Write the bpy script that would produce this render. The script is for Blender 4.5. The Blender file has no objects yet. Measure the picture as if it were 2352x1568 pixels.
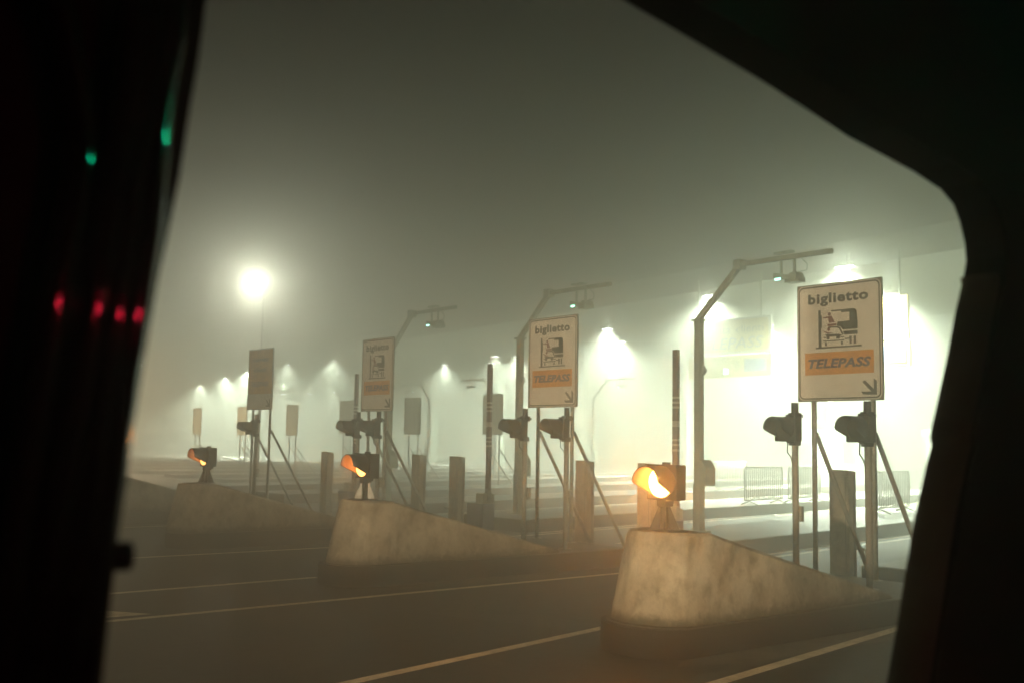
import bpy, bmesh, math, random
from mathutils import Vector, Matrix, noise
R_ = math.radians
random.seed(7)
S = bpy.context.scene
col = S.collection

# ------------------------------------------------------------------ camera
cd = bpy.data.cameras.new('camera')
cam = bpy.data.objects.new('camera', cd); col.objects.link(cam)
RW = ((0.780853, 0.071158, 0.620649), (-0.624490, 0.062258, 0.778548), (0.016760, -0.995520, 0.093052))
EYE = Vector((0, 0, 2.0)); FPX = 2451.0
right = Vector((RW[0][0], RW[1][0], RW[2][0])); down = Vector((RW[0][1], RW[1][1], RW[2][1])); fwd = Vector((RW[0][2], RW[1][2], RW[2][2]))
m = Matrix((right, -down, -fwd)).transposed().to_4x4(); m.translation = EYE
cam.matrix_world = m
cd.sensor_width = 36; cd.lens = FPX / 2352 * 36
cd.clip_start = 0.02; cd.clip_end = 2000
cd.dof.use_dof = True; cd.dof.focus_distance = 15.0; cd.dof.aperture_fstop = 5.6
S.camera = cam

def ray(u, v):                      # direction of a point of the photograph (2352 px wide), for measuring
    return right * (u - 1176) + down * (v - 784) + fwd * FPX
def on_z(u, v, z=0.0):
    r = ray(u, v); return EYE + r * ((z - EYE.z) / r.z)
def on_x(u, v, x):
    r = ray(u, v); return EYE + r * (x / r.x)
def on_y(u, v, y):
    r = ray(u, v); return EYE + r * (y / r.y)

# ------------------------------------------------------------------ render, world
S.view_settings.view_transform = 'Standard'; S.view_settings.look = 'None'
S.view_settings.exposure = 0.0; S.view_settings.gamma = 1.0
S.cycles.use_denoising = True
S.cycles.max_bounces = 8; S.cycles.volume_bounces = 2
S.cycles.diffuse_bounces = 2; S.cycles.glossy_bounces = 3
S.cycles.sample_clamp_indirect = 6.0
W = bpy.data.worlds.new('World'); S.world = W; W.use_nodes = True
nt = W.node_tree
sky = nt.nodes.new('ShaderNodeTexSky'); sky.sky_type = 'NISHITA'; sky.sun_disc = False
sky.sun_elevation = R_(-6); sky.sun_rotation = R_(200)
nt.links.new(sky.outputs[0], nt.nodes['Background'].inputs[0])
nt.nodes['Background'].inputs[1].default_value = 0.05

FOG = 0.043
HALO = 0.0009
KFAR = 1.7; KLEFT = 5.0
LAMP = 195000.0
SC = (1.0, .70, .42)
LEFT_FILL = 130000.0
WC = (1.0, .74, .42)
CAR_FILL = 33000.0
WARM = 2600.0
NEAR_FILL = 230.0

# ------------------------------------------------------------------ materials
def mat(name, color, rough=0.6, metal=0.0, var=0.0, scale=8.0, bump=0.0, color2=None, coat=0.0, spec=0.5):
    M = bpy.data.materials.new(name); M.use_nodes = True
    n = M.node_tree; b = n.nodes['Principled BSDF']
    b.inputs['Roughness'].default_value = rough; b.inputs['Metallic'].default_value = metal
    b.inputs['Specular IOR Level'].default_value = spec; b.inputs['Coat Weight'].default_value = coat
    c = tuple(color) + (1,)
    b.inputs['Base Color'].default_value = c
    if var or bump or color2:
        tc = n.nodes.new('ShaderNodeTexCoord'); nz = n.nodes.new('ShaderNodeTexNoise')
        nz.inputs['Scale'].default_value = scale; nz.inputs['Detail'].default_value = 6; nz.inputs['Roughness'].default_value = 0.65
        n.links.new(tc.outputs['Object'], nz.inputs['Vector'])
        if var or color2:
            rp = n.nodes.new('ShaderNodeValToRGB')
            c2 = color2 or tuple(x * (1 - var) for x in color)
            c1 = color if color2 else tuple(min(1, x * (1 + var * 0.4)) for x in color)
            rp.color_ramp.elements[0].position = 0.36; rp.color_ramp.elements[1].position = 0.62
            rp.color_ramp.elements[0].color = tuple(c2) + (1,); rp.color_ramp.elements[1].color = tuple(c1) + (1,)
            n.links.new(nz.outputs['Fac'], rp.inputs['Fac']); n.links.new(rp.outputs[0], b.inputs['Base Color'])
        if bump:
            n2 = n.nodes.new('ShaderNodeTexNoise'); n2.inputs['Scale'].default_value = scale * 9; n2.inputs['Detail'].default_value = 4
            n.links.new(tc.outputs['Object'], n2.inputs['Vector'])
            bp = n.nodes.new('ShaderNodeBump'); bp.inputs['Strength'].default_value = bump; bp.inputs['Distance'].default_value = 0.01
            n.links.new(n2.outputs['Fac'], bp.inputs['Height']); n.links.new(bp.outputs[0], b.inputs['Normal'])
    return M
def emit(name, color, strength):
    M = bpy.data.materials.new(name); M.use_nodes = True
    b = M.node_tree.nodes['Principled BSDF']
    b.inputs['Base Color'].default_value = (0.05, 0.05, 0.05, 1)
    b.inputs['Emission Color'].default_value = tuple(color) + (1,); b.inputs['Emission Strength'].default_value = strength
    return M

def concrete_mat():
    M = bpy.data.materials.new('stained_concrete'); M.use_nodes = True
    n = M.node_tree; b = n.nodes['Principled BSDF']; b.inputs['Roughness'].default_value = 0.85
    tc = n.nodes.new('ShaderNodeTexCoord'); mp = n.nodes.new('ShaderNodeMapping'); mp.inputs['Scale'].default_value = (1, 1, 0.75)
    n.links.new(tc.outputs['Object'], mp.inputs['Vector'])
    def nz_(sc, det, src):
        z = n.nodes.new('ShaderNodeTexNoise'); z.inputs['Scale'].default_value = sc; z.inputs['Detail'].default_value = det; z.inputs['Roughness'].default_value = 0.7
        n.links.new(src, z.inputs['Vector']); return z
    def ramp(src, p0, p1, c0, c1):
        r = n.nodes.new('ShaderNodeValToRGB'); r.color_ramp.elements[0].position = p0; r.color_ramp.elements[1].position = p1
        r.color_ramp.elements[0].color = c0; r.color_ramp.elements[1].color = c1; n.links.new(src, r.inputs['Fac']); return r
    a = ramp(nz_(2.6, 8, mp.outputs[0]).outputs['Fac'], 0.38, 0.58, (0.19, 0.165, 0.125, 1), (0.37, 0.335, 0.27, 1))
    s = ramp(nz_(6.5, 7, mp.outputs[0]).outputs['Fac'], 0.34, 0.52, (0.48, 0.44, 0.37, 1), (1, 1, 1, 1))
    g = ramp(nz_(38, 4, tc.outputs['Object']).outputs['Fac'], 0.3, 0.6, (0.8, 0.8, 0.78, 1), (1, 1, 1, 1))
    x = n.nodes.new('ShaderNodeMix'); x.data_type = 'RGBA'; x.blend_type = 'MULTIPLY'; x.inputs['Factor'].default_value = 1.0
    n.links.new(a.outputs[0], x.inputs[6]); n.links.new(s.outputs[0], x.inputs[7])
    y = n.nodes.new('ShaderNodeMix'); y.data_type = 'RGBA'; y.blend_type = 'MULTIPLY'; y.inputs['Factor'].default_value = 1
    n.links.new(x.outputs[2], y.inputs[6]); n.links.new(g.outputs[0], y.inputs[7])
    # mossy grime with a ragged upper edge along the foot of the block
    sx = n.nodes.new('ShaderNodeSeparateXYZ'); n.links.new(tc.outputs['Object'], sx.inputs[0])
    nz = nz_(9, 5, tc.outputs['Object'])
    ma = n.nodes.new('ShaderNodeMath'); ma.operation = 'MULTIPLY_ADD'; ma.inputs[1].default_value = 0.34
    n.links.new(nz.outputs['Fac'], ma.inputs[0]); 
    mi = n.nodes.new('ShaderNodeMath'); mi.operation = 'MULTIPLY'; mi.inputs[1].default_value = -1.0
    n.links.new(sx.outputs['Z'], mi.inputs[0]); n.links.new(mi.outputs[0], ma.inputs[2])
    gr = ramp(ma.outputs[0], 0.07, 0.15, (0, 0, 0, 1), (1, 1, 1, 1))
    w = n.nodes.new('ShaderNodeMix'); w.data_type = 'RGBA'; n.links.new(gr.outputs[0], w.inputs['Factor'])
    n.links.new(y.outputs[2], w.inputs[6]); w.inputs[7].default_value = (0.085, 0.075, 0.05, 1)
    n.links.new(w.outputs[2], b.inputs['Base Color'])
    bp = n.nodes.new('ShaderNodeBump'); bp.inputs['Strength'].default_value = 0.35; bp.inputs['Distance'].default_value = 0.01
    n.links.new(nz_(60, 5, tc.outputs['Object']).outputs['Fac'], bp.inputs['Height']); n.links.new(bp.outputs[0], b.inputs['Normal'])
    return M

M = dict(
    asphalt=mat('asphalt', (0.030, 0.027, 0.022), 0.62, color2=(0.012, 0.011, 0.010), scale=0.8, bump=0.8),
    paler=mat('pale_asphalt', (0.115, 0.10, 0.075), 0.8, var=0.4, scale=3.0, bump=0.4),
    paint=mat('worn_road_paint', (0.88, 0.80, 0.62), 0.6, color2=(0.60, 0.54, 0.40), scale=7.0),
    kerb=mat('dark_kerb_paint', (0.022, 0.013, 0.009), 0.75, var=0.4, scale=5, bump=0.4),
    slab=mat('island_paving', (0.09, 0.085, 0.07), 0.7, var=0.35, scale=4, bump=0.3),
    pale=mat('pale_concrete_paving', (0.12, 0.117, 0.107), 0.5, var=0.3, scale=2.2, bump=0.3),
    concrete=concrete_mat(),
    galv=mat('galvanised_steel', (0.46, 0.45, 0.40), 0.5, metal=0.3, var=0.3, scale=14),
    tube=mat('grey_painted_tube', (0.30, 0.29, 0.26), 0.55, var=0.3, scale=16),
    black=mat('black_plastic', (0.018, 0.02, 0.018), 0.35, var=0.2, scale=20),
    blackin=mat('matt_black', (0.03, 0.03, 0.03), 0.7),
    white=mat('white_sign_sheet', (0.88, 0.85, 0.80), 0.55, var=0.12, scale=3),
    signedge=mat('sign_aluminium', (0.30, 0.30, 0.27), 0.5, metal=0.3),
    ink=mat('black_sign_ink', (0.02, 0.026, 0.02), 0.55),
    red=mat('dark_red_sign_ink', (0.20, 0.03, 0.025), 0.55),
    orange=mat('orange_sign_sheet', (0.80, 0.36, 0.03), 0.55, var=0.12, scale=5),
    brown=mat('faded_yellow_sheet', (0.72, 0.40, 0.05), 0.6, var=0.2, scale=4),
    paleface=mat('pale_sign_back', (0.72, 0.72, 0.50), 0.6, var=0.15, scale=4),
    blue=mat('blue_sign_ink', (0.05, 0.06, 0.16), 0.55),
    grey=mat('bollard_grey', (0.48, 0.44, 0.36), 0.6, var=0.3, scale=6),
    cabblue=mat('blue_cabinet_paint', (0.07, 0.09, 0.22), 0.5, var=0.2, scale=6),
    cabwhite=mat('cream_cabinet_paint', (0.55, 0.52, 0.45), 0.5, var=0.15, scale=6),
    boomred=mat('boom_red', (0.13, 0.06, 0.045), 0.5, var=0.2, scale=6),
    boomwhite=mat('boom_white', (0.7, 0.66, 0.6), 0.5),
    gantry=mat('gantry_grey_paint', (0.42, 0.48, 0.40), 0.5, var=0.2, scale=5),
    roof=mat('canopy_sheet_metal', (0.30, 0.31, 0.29), 0.5, var=0.2, scale=1.5),
    boothwall=mat('booth_wall_and_lit_gantry', (0.6, 0.6, 0.57), 0.5, var=0.1, scale=2),
    glass=mat('booth_glass', (0.05, 0.06, 0.06), 0.08),
    boardy=mat('pale_yellow_board', (0.75, 0.62, 0.22), 0.5),
    boardw=mat('white_board', (0.8, 0.8, 0.78), 0.5),
    boardb=mat('blue_board', (0.10, 0.16, 0.42), 0.5),
    van=mat('van_black_trim', (0.006, 0.006, 0.006), 0.6, spec=0.2),
    rib=mat('glossy_pillar_trim', (0.012, 0.011, 0.009), 0.05, spec=0.5),
    rubber=mat('rubber_seal', (0.08, 0.073, 0.055), 0.7, var=0.3, scale=9),
    amberin=mat('lamplit_visor', (0.35, 0.14, 0.03), 0.5),
    amber=emit('amber_lens_lit', (1.0, 0.42, 0.10), 26.0),
    amberdim=emit('amber_lens_half_lit', (1.0, 0.40, 0.09), 9.0),
    lamp=emit('floodlight_lens', (0.92, 1.0, 0.96), 60.0),
    warm=emit('sodium_lens', (1.0, 0.62, 0.3), 40.0),
    led=emit('green_led', (0.35, 1.0, 0.75), 10.0),
    ledg=emit('green_glint_light', (0.0, 1.0, 0.45), 450.0),
    ledr=emit('red_glint_light', (1.0, 0.02, 0.07), 560.0),
)

# ------------------------------------------------------------------ mesh helpers
class MB:
    def __init__(s): s.b = bmesh.new()
    def box(s, lo, hi, bev=0.0, rot=None, at=None):
        t = bmesh.new(); bmesh.ops.create_cube(t, size=1)
        lo = Vector(lo); hi = Vector(hi); c = (lo + hi) / 2; d = hi - lo
        for v in t.verts: v.co = Vector((v.co.x * d.x, v.co.y * d.y, v.co.z * d.z)) + c
        if bev: bmesh.ops.bevel(t, geom=list(t.edges), offset=bev, segments=2, affect='EDGES', profile=0.6)
        if rot is not None: bmesh.ops.rotate(t, cent=at or c, matrix=rot, verts=t.verts)
        return s.add(t)
    def add(s, t):
        me = bpy.data.meshes.new('t'); t.to_mesh(me); t.free(); s.b.from_mesh(me); bpy.data.meshes.remove(me); return s
    def tube(s, pts, r, n=12, caps=True, r2=None):
        pts = [Vector(p) for p in pts]; rings = []; up = None
        for i, p in enumerate(pts):
            a = (pts[min(i + 1, len(pts) - 1)] - pts[max(i - 1, 0)]).normalized()
            if up is None:
                up = a.orthogonal().normalized()
            up = (up - a * up.dot(a)).normalized(); w = a.cross(up)
            rr = r if r2 is None else r + (r2 - r) * i / (len(pts) - 1)
            rings.append([s.b.verts.new(p + (up * math.cos(2 * math.pi * k / n) + w * math.sin(2 * math.pi * k / n)) * rr) for k in range(n)])
        for q, z in zip(rings, rings[1:]):
            for k in range(n):
                f = s.b.faces.new((q[k], q[(k + 1) % n], z[(k + 1) % n], z[k])); f.smooth = True
        if caps: s.b.faces.new(rings[0][::-1]); s.b.faces.new(rings[-1])
        return s
    def bar(s, p, q, w, h):          # square bar from p to q
        p = Vector(p); q = Vector(q); a = (q - p).normalized()
        sd = a.cross(Vector((0, 0, 1)))
        sd = sd.normalized() if sd.length > 1e-3 else Vector((1, 0, 0))
        up = sd.cross(a)
        c = [sd * (w / 2 * i) + up * (h / 2 * j) for i, j in ((-1, -1), (1, -1), (1, 1), (-1, 1))]
        A = [s.b.verts.new(p + k) for k in c]; B = [s.b.verts.new(q + k) for k in c]
        for k in range(4): s.b.faces.new((A[k], A[(k + 1) % 4], B[(k + 1) % 4], B[k]))
        s.b.faces.new(A[::-1]); s.b.faces.new(B); return s
    def prism(s, poly, z0, z1, plane='XY'):
        def P(a, b, c): return {'XY': (a, b, c), 'YZ': (c, a, b), 'XZ': (a, c, b)}[plane]
        A = [s.b.verts.new(P(a, b, z0)) for a, b in poly]; B = [s.b.verts.new(P(a, b, z1)) for a, b in poly]
        n = len(poly)
        for k in range(n): s.b.faces.new((A[k], A[(k + 1) % n], B[(k + 1) % n], B[k]))
        s.b.faces.new(A[::-1]); s.b.faces.new(B); return s
    def build(s, name, material, parent=None, loc=None, smooth=False):
        bmesh.ops.recalc_face_normals(s.b, faces=s.b.faces)
        me = bpy.data.meshes.new(name); s.b.to_mesh(me); s.b.free()
        if smooth:
            for p in me.polygons: p.use_smooth = True
        me.materials.append(material)
        o = bpy.data.objects.new(name, me); col.objects.link(o)
        if parent is not None: o.parent = parent
        if loc is not None: o.location = loc
        return o

def thing(name, label, cat, loc=(0, 0, 0), rz=0.0, group=None):
    o = bpy.data.objects.new(name, None); col.objects.link(o); o.empty_display_size = 0.2
    o.location = loc; o.rotation_euler = (0, 0, rz); o['label'] = label; o['category'] = cat
    if group: o['group'] = group
    return o
def tag(o, label, cat, group=None):
    o['label'] = label; o['category'] = cat
    if group: o['group'] = group
    return o
def structure(o, label=None, cat=None):
    o['kind'] = 'structure'
    if label: o['label'] = label
    if cat: o['category'] = cat
    return o
def copy_tree(o, parent=None):
    c = o.copy(); col.objects.link(c)
    if parent is not None: c.parent = parent
    for ch in list(o.children): copy_tree(ch, c)
    return c
def copy_thing(o, loc, label, rz=None):
    c = copy_tree(o); c.location = loc; c['label'] = label
    if rz is not None: c.rotation_euler = (0, 0, rz)
    return c
def light(name, loc, color, watts, parent=None, kind='POINT', radius=0.12, **k):
    L = bpy.data.lights.new(name, kind); L.energy = watts; L.color = color; L.shadow_soft_size = radius
    for a, v in k.items(): setattr(L, a, v)
    o = bpy.data.objects.new(name, L); col.objects.link(o); o.location = loc
    if parent is not None: o.parent = parent
    return o
def text(name, s, size, width, material, parent, x0, z0, shear=0.0, bold=0.0, plane_x=-0.006, spacing=1.0):
    c = bpy.data.curves.new(name, 'FONT'); c.body = s; c.size = size; c.shear = shear; c.offset = bold; c.extrude = 0.002; c.space_character = spacing; c.resolution_u = 3
    t = bpy.data.objects.new(name, c); col.objects.link(t)
    bpy.context.view_layer.update()
    me = bpy.data.meshes.new_from_object(t.evaluated_get(bpy.context.evaluated_depsgraph_get()))
    bpy.data.objects.remove(t)
    xs = [v.co.x for v in me.vertices]; k = width / (max(xs) - min(xs)); mn = min(xs)
    for v in me.vertices:            # sign faces look towards -X, their left edge lies at +Y
        x, y, z = v.co; v.co = (plane_x - z, -(x0 + (x - mn) * k), z0 + y)
    me.materials.clear(); me.materials.append(material)
    o = bpy.data.objects.new(name, me); col.objects.link(o); o.parent = parent
    return o

Y0 = lambda k: 6.92 + 5.76 * (k - 1)          # right-hand kerb of island k, counted from the camera
KZ = 0.28

# ------------------------------------------------------------------ ground, road markings, islands
g = MB(); g.box((-400, -300, -0.3), (700, 800, 0.0)); structure(g.build('road', M['asphalt']))

def strip(name, pts, w, material, z=0.004):
    mb = MB()
    for p, q in zip(pts, pts[1:]):
        p = Vector((p[0], p[1], 0)); q = Vector((q[0], q[1], 0)); d = (q - p).normalized(); n = Vector((-d.y, d.x, 0)) * w / 2
        A = [mb.b.verts.new(v + Vector((0, 0, z))) for v in (p + n, p - n, q - n, q + n)]
        mb.b.faces.new(A)
    return structure(mb.build(name, material))
def sheet(name, poly, material, z):
    mb = MB(); mb.b.faces.new([mb.b.verts.new((a, b, z)) for a, b in poly]); return structure(mb.build(name, material))
LW = 0.13
strip('lane_line', [(-20, 11.4), (3.9, 11.84), (11.9, 12.03), (15, 12.15), (45, 16.8)], LW, M['paint'])
strip('lane_line', [(-6, 5.45), (4.6, 7.85), (8.4, 8.65)], LW, M['paint'])
strip('lane_line', [(-6, 4.0), (7.14, 6.11), (10.9, 6.75), (15, 7.0), (45, 11.3)], LW, M['paint'])
strip('lane_line', [(-20, 13.6), (4.6, 13.87), (7.6, 13.97)], LW, M['paint'])
strip('lane_line', [(-20, 17.6), (6.2, 17.67), (9.6, 17.64), (15, 17.9), (45, 22.5)], LW, M['paint'])
strip('lane_line', [(-20, 23.4), (15, 23.6), (45, 28.3)], LW, M['paint'])
for k in (1, 2, 3, 4):
    strip('lane_line', [(15.2, Y0(k) + 2.9), (45, Y0(k) + 7.5)], LW, M['paint'])
    strip('lane_line', [(15.4, Y0(k) - 0.16), (45, Y0(k) + 4.46)], 0.12, M['paint'])
sheet('road_marking', [(-3.5, 12.35), (4.5, 12.06), (4.15, 12.57), (-3.5, 13.2)], M['paint'], 0.004)
q = lambda *a: [tuple(on_z(u, v))[:2] for u, v in a]
sheet('road_patch', q((960, 1405), (1290, 1446), (1500, 1490), (1560, 1480), (1420, 1440), (1240, 1412)), mat('newer_asphalt', (0.012, 0.012, 0.011), .55, var=.4, scale=2.5, bump=.4), 0.0022)
sheet('road_patch', q((880, 1300), (1040, 1296), (1180, 1310), (1000, 1330)), mat('worn_asphalt', (0.034, 0.030, 0.024), .7, var=.4, scale=2.5, bump=.4), 0.0022)
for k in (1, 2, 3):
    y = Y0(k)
    sheet('kerb_strip', [(7.35, y - 0.17), (8.0, y - 0.42), (10.0, y - 0.5), (15.0, y - 0.55), (15.0, y - 0.01), (7.6, y - 0.01)], M['paler'], 0.002)  # paler tapering strip along the foot of the kerb
sheet('kerb_strip', [(8.0, 23.9), (15, 23.6), (15, 24.2), (8, 24.2)], M['paler'], 0.002)

def nose_outline(k, x0, x1, wide):
    """plan of a kerbed island: rounded nose, left side opening out"""
    y = Y0(k); p = [(x1, y), (x0 + 0.5, y)]
    for i in range(1, 24):
        a = math.pi * i / 24; p.append((x0 + 0.5 - 0.5 * math.sin(a), y + 0.55 * (1 - math.cos(a))))
    p += [(x0 + 0.5, y + 1.1), (x0 + 4.2, y + wide), (x1, y + wide)]
    return p
for k in (1, 2, 3, 4, 5, 6):
    mb = MB(); mb.prism(nose_outline(k, 7.3 if k < 5 else 9.2, 12.72, 2.32), -0.05, KZ - 0.012)
    o = structure(mb.build('traffic_island', M['kerb']))
    mb = MB(); mb.prism([(a, b) for a, b in nose_outline(k, 7.38 if k < 5 else 9.28, 12.66, 2.26)], KZ - 0.012, KZ)
    o2 = mb.build('paving', M['slab'], o)
    # second part of the island, behind the gap, leaning with the plaza
    x0 = 14.0 if k == 1 else 15.1; dy = 0.155
    y = Y0(k)
    mb = MB(); mb.prism([(x0, y), (48, y + dy * (48 - x0)), (48, y + 2.3 + dy * (48 - x0)), (x0, y + 2.3)], -0.05, KZ - 0.01)
    o = structure(mb.build('traffic_island', M['kerb']))
    mb = MB(); mb.prism([(x0 + 0.06, y + 0.05), (47.9, y + 0.05 + dy * (47.9 - x0)), (47.9, y + 2.25 + dy * (47.9 - x0)), (x0 + 0.06, y + 2.25)], KZ - 0.01, KZ)
    mb.build('paving', M['pale'], o)
for i in range(8):                              # islands of the further lanes start deeper in the plaza
    y = 32.3 + 5.76 * i
    mb = MB(); mb.prism([(19.5, y + 0.4), (20.2, y), (50, y + 4.0), (50, y + 6.2), (20.2, y + 2.3), (19.5, y + 1.9)], -0.05, 0.15)
    o = structure(mb.build('traffic_island', M['kerb']))
    mb = MB(); mb.prism([(20.3, y + 0.1), (49.9, y + 4.05), (49.9, y + 6.1), (20.3, y + 2.2)], 0.15, 0.158)
    mb.build('paving', M['pale'], o)

# ------------------------------------------------------------------ concrete crash blocks at the island noses
def crash_block():
    t = thing('concrete_block', '', 'concrete barrier', group='concrete crash blocks on the island noses')
    b = bmesh.new(); rings = []
    xs = [0, .03, .08, .16, .28, .42, .55, .62, .68, .74, .9, 1.2, 1.6, 2.0, 2.4, 2.8, 3.2, 3.6, 3.75]
    for x in xs:
        u = min(1, x / 0.42); hw = 0.50 * math.sqrt(max(0.0, 1 - (1 - u) ** 2)) if u < 1 else 0.50
        hw = max(hw, 0.10)
        t_ = x - .62
        top = 0.86 if t_ <= 0 else max(.03, 0.86 - 0.265 * (t_ - .06 + .06 * math.exp(-t_ / .06)))
        f = top / 0.86
        xi = x + 0.17 * f * max(0, 1 - x / 1.0)      # front face leans back
        tw = max(0.05, hw - 0.07 * f)
        r = 0.035
        prof = [(x, -hw, 0), (x + (xi - x) * .5, -(hw + tw) / 2, top * .5), (xi, -tw, top - r), (xi, -tw + r, top), (xi, 0, top + 0.004), (xi, tw - r, top), (xi, tw, top - r), (x + (xi - x) * .5, (hw + tw) / 2, top * .5), (x, hw, 0)]
        rings.append([b.verts.new(p) for p in prof])
    for q, z in zip(rings, rings[1:]):
        for k in range(len(q) - 1): b.faces.new((q[k], q[k + 1], z[k + 1], z[k]))
    b.faces.new(rings[0]); b.faces.new(rings[-1][::-1])
    bmesh.ops.recalc_face_normals(b, faces=b.faces)
    bmesh.ops.subdivide_edges(b, edges=list(b.edges), cuts=3, use_grid_fill=True)
    bmesh.ops.triangulate(b, faces=[f for f in b.faces if len(f.verts) > 4]); b.normal_update()
    for v in b.verts:
        p = v.co
        if p.z > .004:
            n1 = noise.noise(p * 3.1) * .010 + noise.noise(p * 11) * .006
            n2 = noise.noise(p * 24 + Vector((3, 1, 7)))
            v.co = p + v.normal * (n1 - .012 * max(0, n2 - .35))
    mb = MB(); mb.b.free(); mb.b = b
    o = mb.build('block', M['concrete'], t)
    for p in o.data.polygons: p.use_smooth = True
    md = o.modifiers.new('bevel', 'EDGE_SPLIT'); md.split_angle = R_(38)
    mb = MB(); mb.prism([(0.32, -.25), (.5, -.33), (.64, -.2), (.65, .25), (.5, .33), (.33, .2)], 0.862, 0.868)
    mb.build('dirt_patch', mat('dark_dirt', (0.05, 0.045, 0.035), 0.9, var=0.5, scale=9), t)
    t.location = (7.45, Y0(1) + 0.57, KZ)
    return t
blk = crash_block(); blk['label'] = 'stained concrete ramp block under the brightest amber lamp, nearest the window'
copy_thing(blk, (7.42, Y0(2) + 0.57, KZ), 'concrete ramp block carrying the amber lamp with a crescent of lit lens, middle of three')
copy_thing(blk, (7.32, Y0(3) + 0.6, KZ), 'hazy concrete ramp block with the dark lamp head showing only a small amber glint')
copy_thing(blk, (7.42, Y0(4) + 0.6, KZ), 'dim concrete ramp slope without lamp in view, cut off by the dark window post')

# ------------------------------------------------------------------ lamp heads (amber flashers and lane signals share the hooded head)
def visor(r, L, th0=95, th1=140):
    """round hood opening towards -X, cut away at the bottom"""
    mb = MB(); N = 40
    def ln(a):
        a = abs(a); return L if a < th0 else max(0.0, L * (1 - (a - th0) / (th1 - th0)))
    inn, out = [], []
    for i in range(N + 1):
        a = -th1 + 2 * th1 * i / N; c, s_ = math.cos(R_(a)), math.sin(R_(a)); l = max(0.004, ln(a))
        inn.append((a, [mb.b.verts.new((x, -s_ * (r - .005), c * (r - .005))) for x in (0, -l / 2, -l)]))
        out.append((a, [mb.b.verts.new((x, -s_ * r, c * r)) for x in (0, -l / 2, -l)]))
    for ss in (inn, out):
        for (_, p), (_, q) in zip(ss, ss[1:]):
            for k in range(2):
                f = mb.b.faces.new((p[k], p[k + 1], q[k + 1], q[k])); f.smooth = True
    for (_, p), (_, q), (_, pi), (_, qi) in zip(out, out[1:], inn, inn[1:]):
        mb.b.faces.new((p[2], q[2], qi[2], pi[2]))
    return mb
def disc(r, x, dome=0.02, n=32):
    mb = MB(); prev = None
    for i, f in enumerate((1.0, 0.75, 0.45, 0.15)):
        ring = [mb.b.verts.new((x - dome * (1 - f * f), r * f * math.sin(2 * math.pi * k / n), r * f * math.cos(2 * math.pi * k / n))) for k in range(n)]
        if prev:
            for k in range(n): mb.b.faces.new((prev[k], prev[(k + 1) % n], ring[(k + 1) % n], ring[k])).smooth = True
        prev = ring
    mb.b.faces.new(prev); return mb

def flasher(lens_mat, watts, label, loc, rz=0.0, r=0.148):
    t = thing('warning_lamp', label, 'warning lamp', loc, rz, 'amber warning lamps on the concrete blocks')
    H = 0.475                              # centre of the head above the block
    st = MB()
    st.box((-.13, -.13, 0), (.13, .13, .012))
    st.tube([(0, 0, .01), (0, 0, .30)], .043, 16)
    for a in range(4):
        c, s_ = math.cos(R_(45 + 90 * a)), math.sin(R_(45 + 90 * a))
        st.b.faces.new([st.b.verts.new(p) for p in ((c * .04, s_ * .04, .28), (c * .15, s_ * .15, .012), (c * .04, s_ * .04, .012))])
        st.b.faces.new([st.b.verts.new(p) for p in ((c * .04 - s_ * .006, s_ * .04 + c * .006, .28), (c * .15 - s_ * .006, s_ * .15 + c * .006, .012), (c * .04 - s_ * .006, s_ * .04 + c * .006, .012))])
    st.build('stand', M['black'], t)
    ck = MB(); ck.box((-.055, -.055, .235), (.075, .055, .305), 0.01); ck.build('clamp', M['black'], t)
    h = MB(); h.box((-.05, -.185, H - .175), (.11, .185, H + .175), 0.012); h.box((-.07, -.19, H + .165), (.0, .19, H + .177)); h.box((.0, -.03, H + .17), (.06, .03, H + .20)); h.box((.1, -.02, .26), (.125, .02, H + .1))
    hh = h.build('housing', M['black'], t)
    v = visor(r + .012, .265, 88, 134); vo = v.build('visor', M['amberin'], t, (-.05, 0, H))  # inside coloured orange to stand in for the lamp's light on it
    # outside of the hood is black: second, slightly larger shell
    v2 = visor(r + .0165, .266, 88, 134); v2.build('hood', M['black'], vo)
    ri = MB(); ri.tube([(-.05, 0, 0), (-.062, 0, 0)], r + .012, 32); ri.build('lens_rim', M['blackin'], hh, (0, 0, H))
    disc(r, -.066, 0.03).build('lens', lens_mat, t, (0, 0, H))
    o = light('lamp_glow', (-.11, 0, H - .01), (1.0, 0.33, 0.06), watts, t, 'SPOT', 0.09, spot_size=R_(120), spot_blend=.5); o.rotation_euler = (0, R_(90), 0)
    return t
flasher(M['amber'], 80, 'amber warning lamp shining brightest, white-hot lens under an orange-lit hood', (7.92, Y0(1) + .53, 1.145), R_(6))
flasher(M['amberdim'], 35, 'amber warning lamp with orange-lit hood and a thin lit crescent, on the middle block', (7.95, Y0(2) + .60, 1.145), R_(3))
flasher(M['amberdim'], 9, 'dim amber warning lamp with only a small glint of lens, on the hazy block', (8.02, Y0(3) + .64, 1.145), R_(2))

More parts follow.
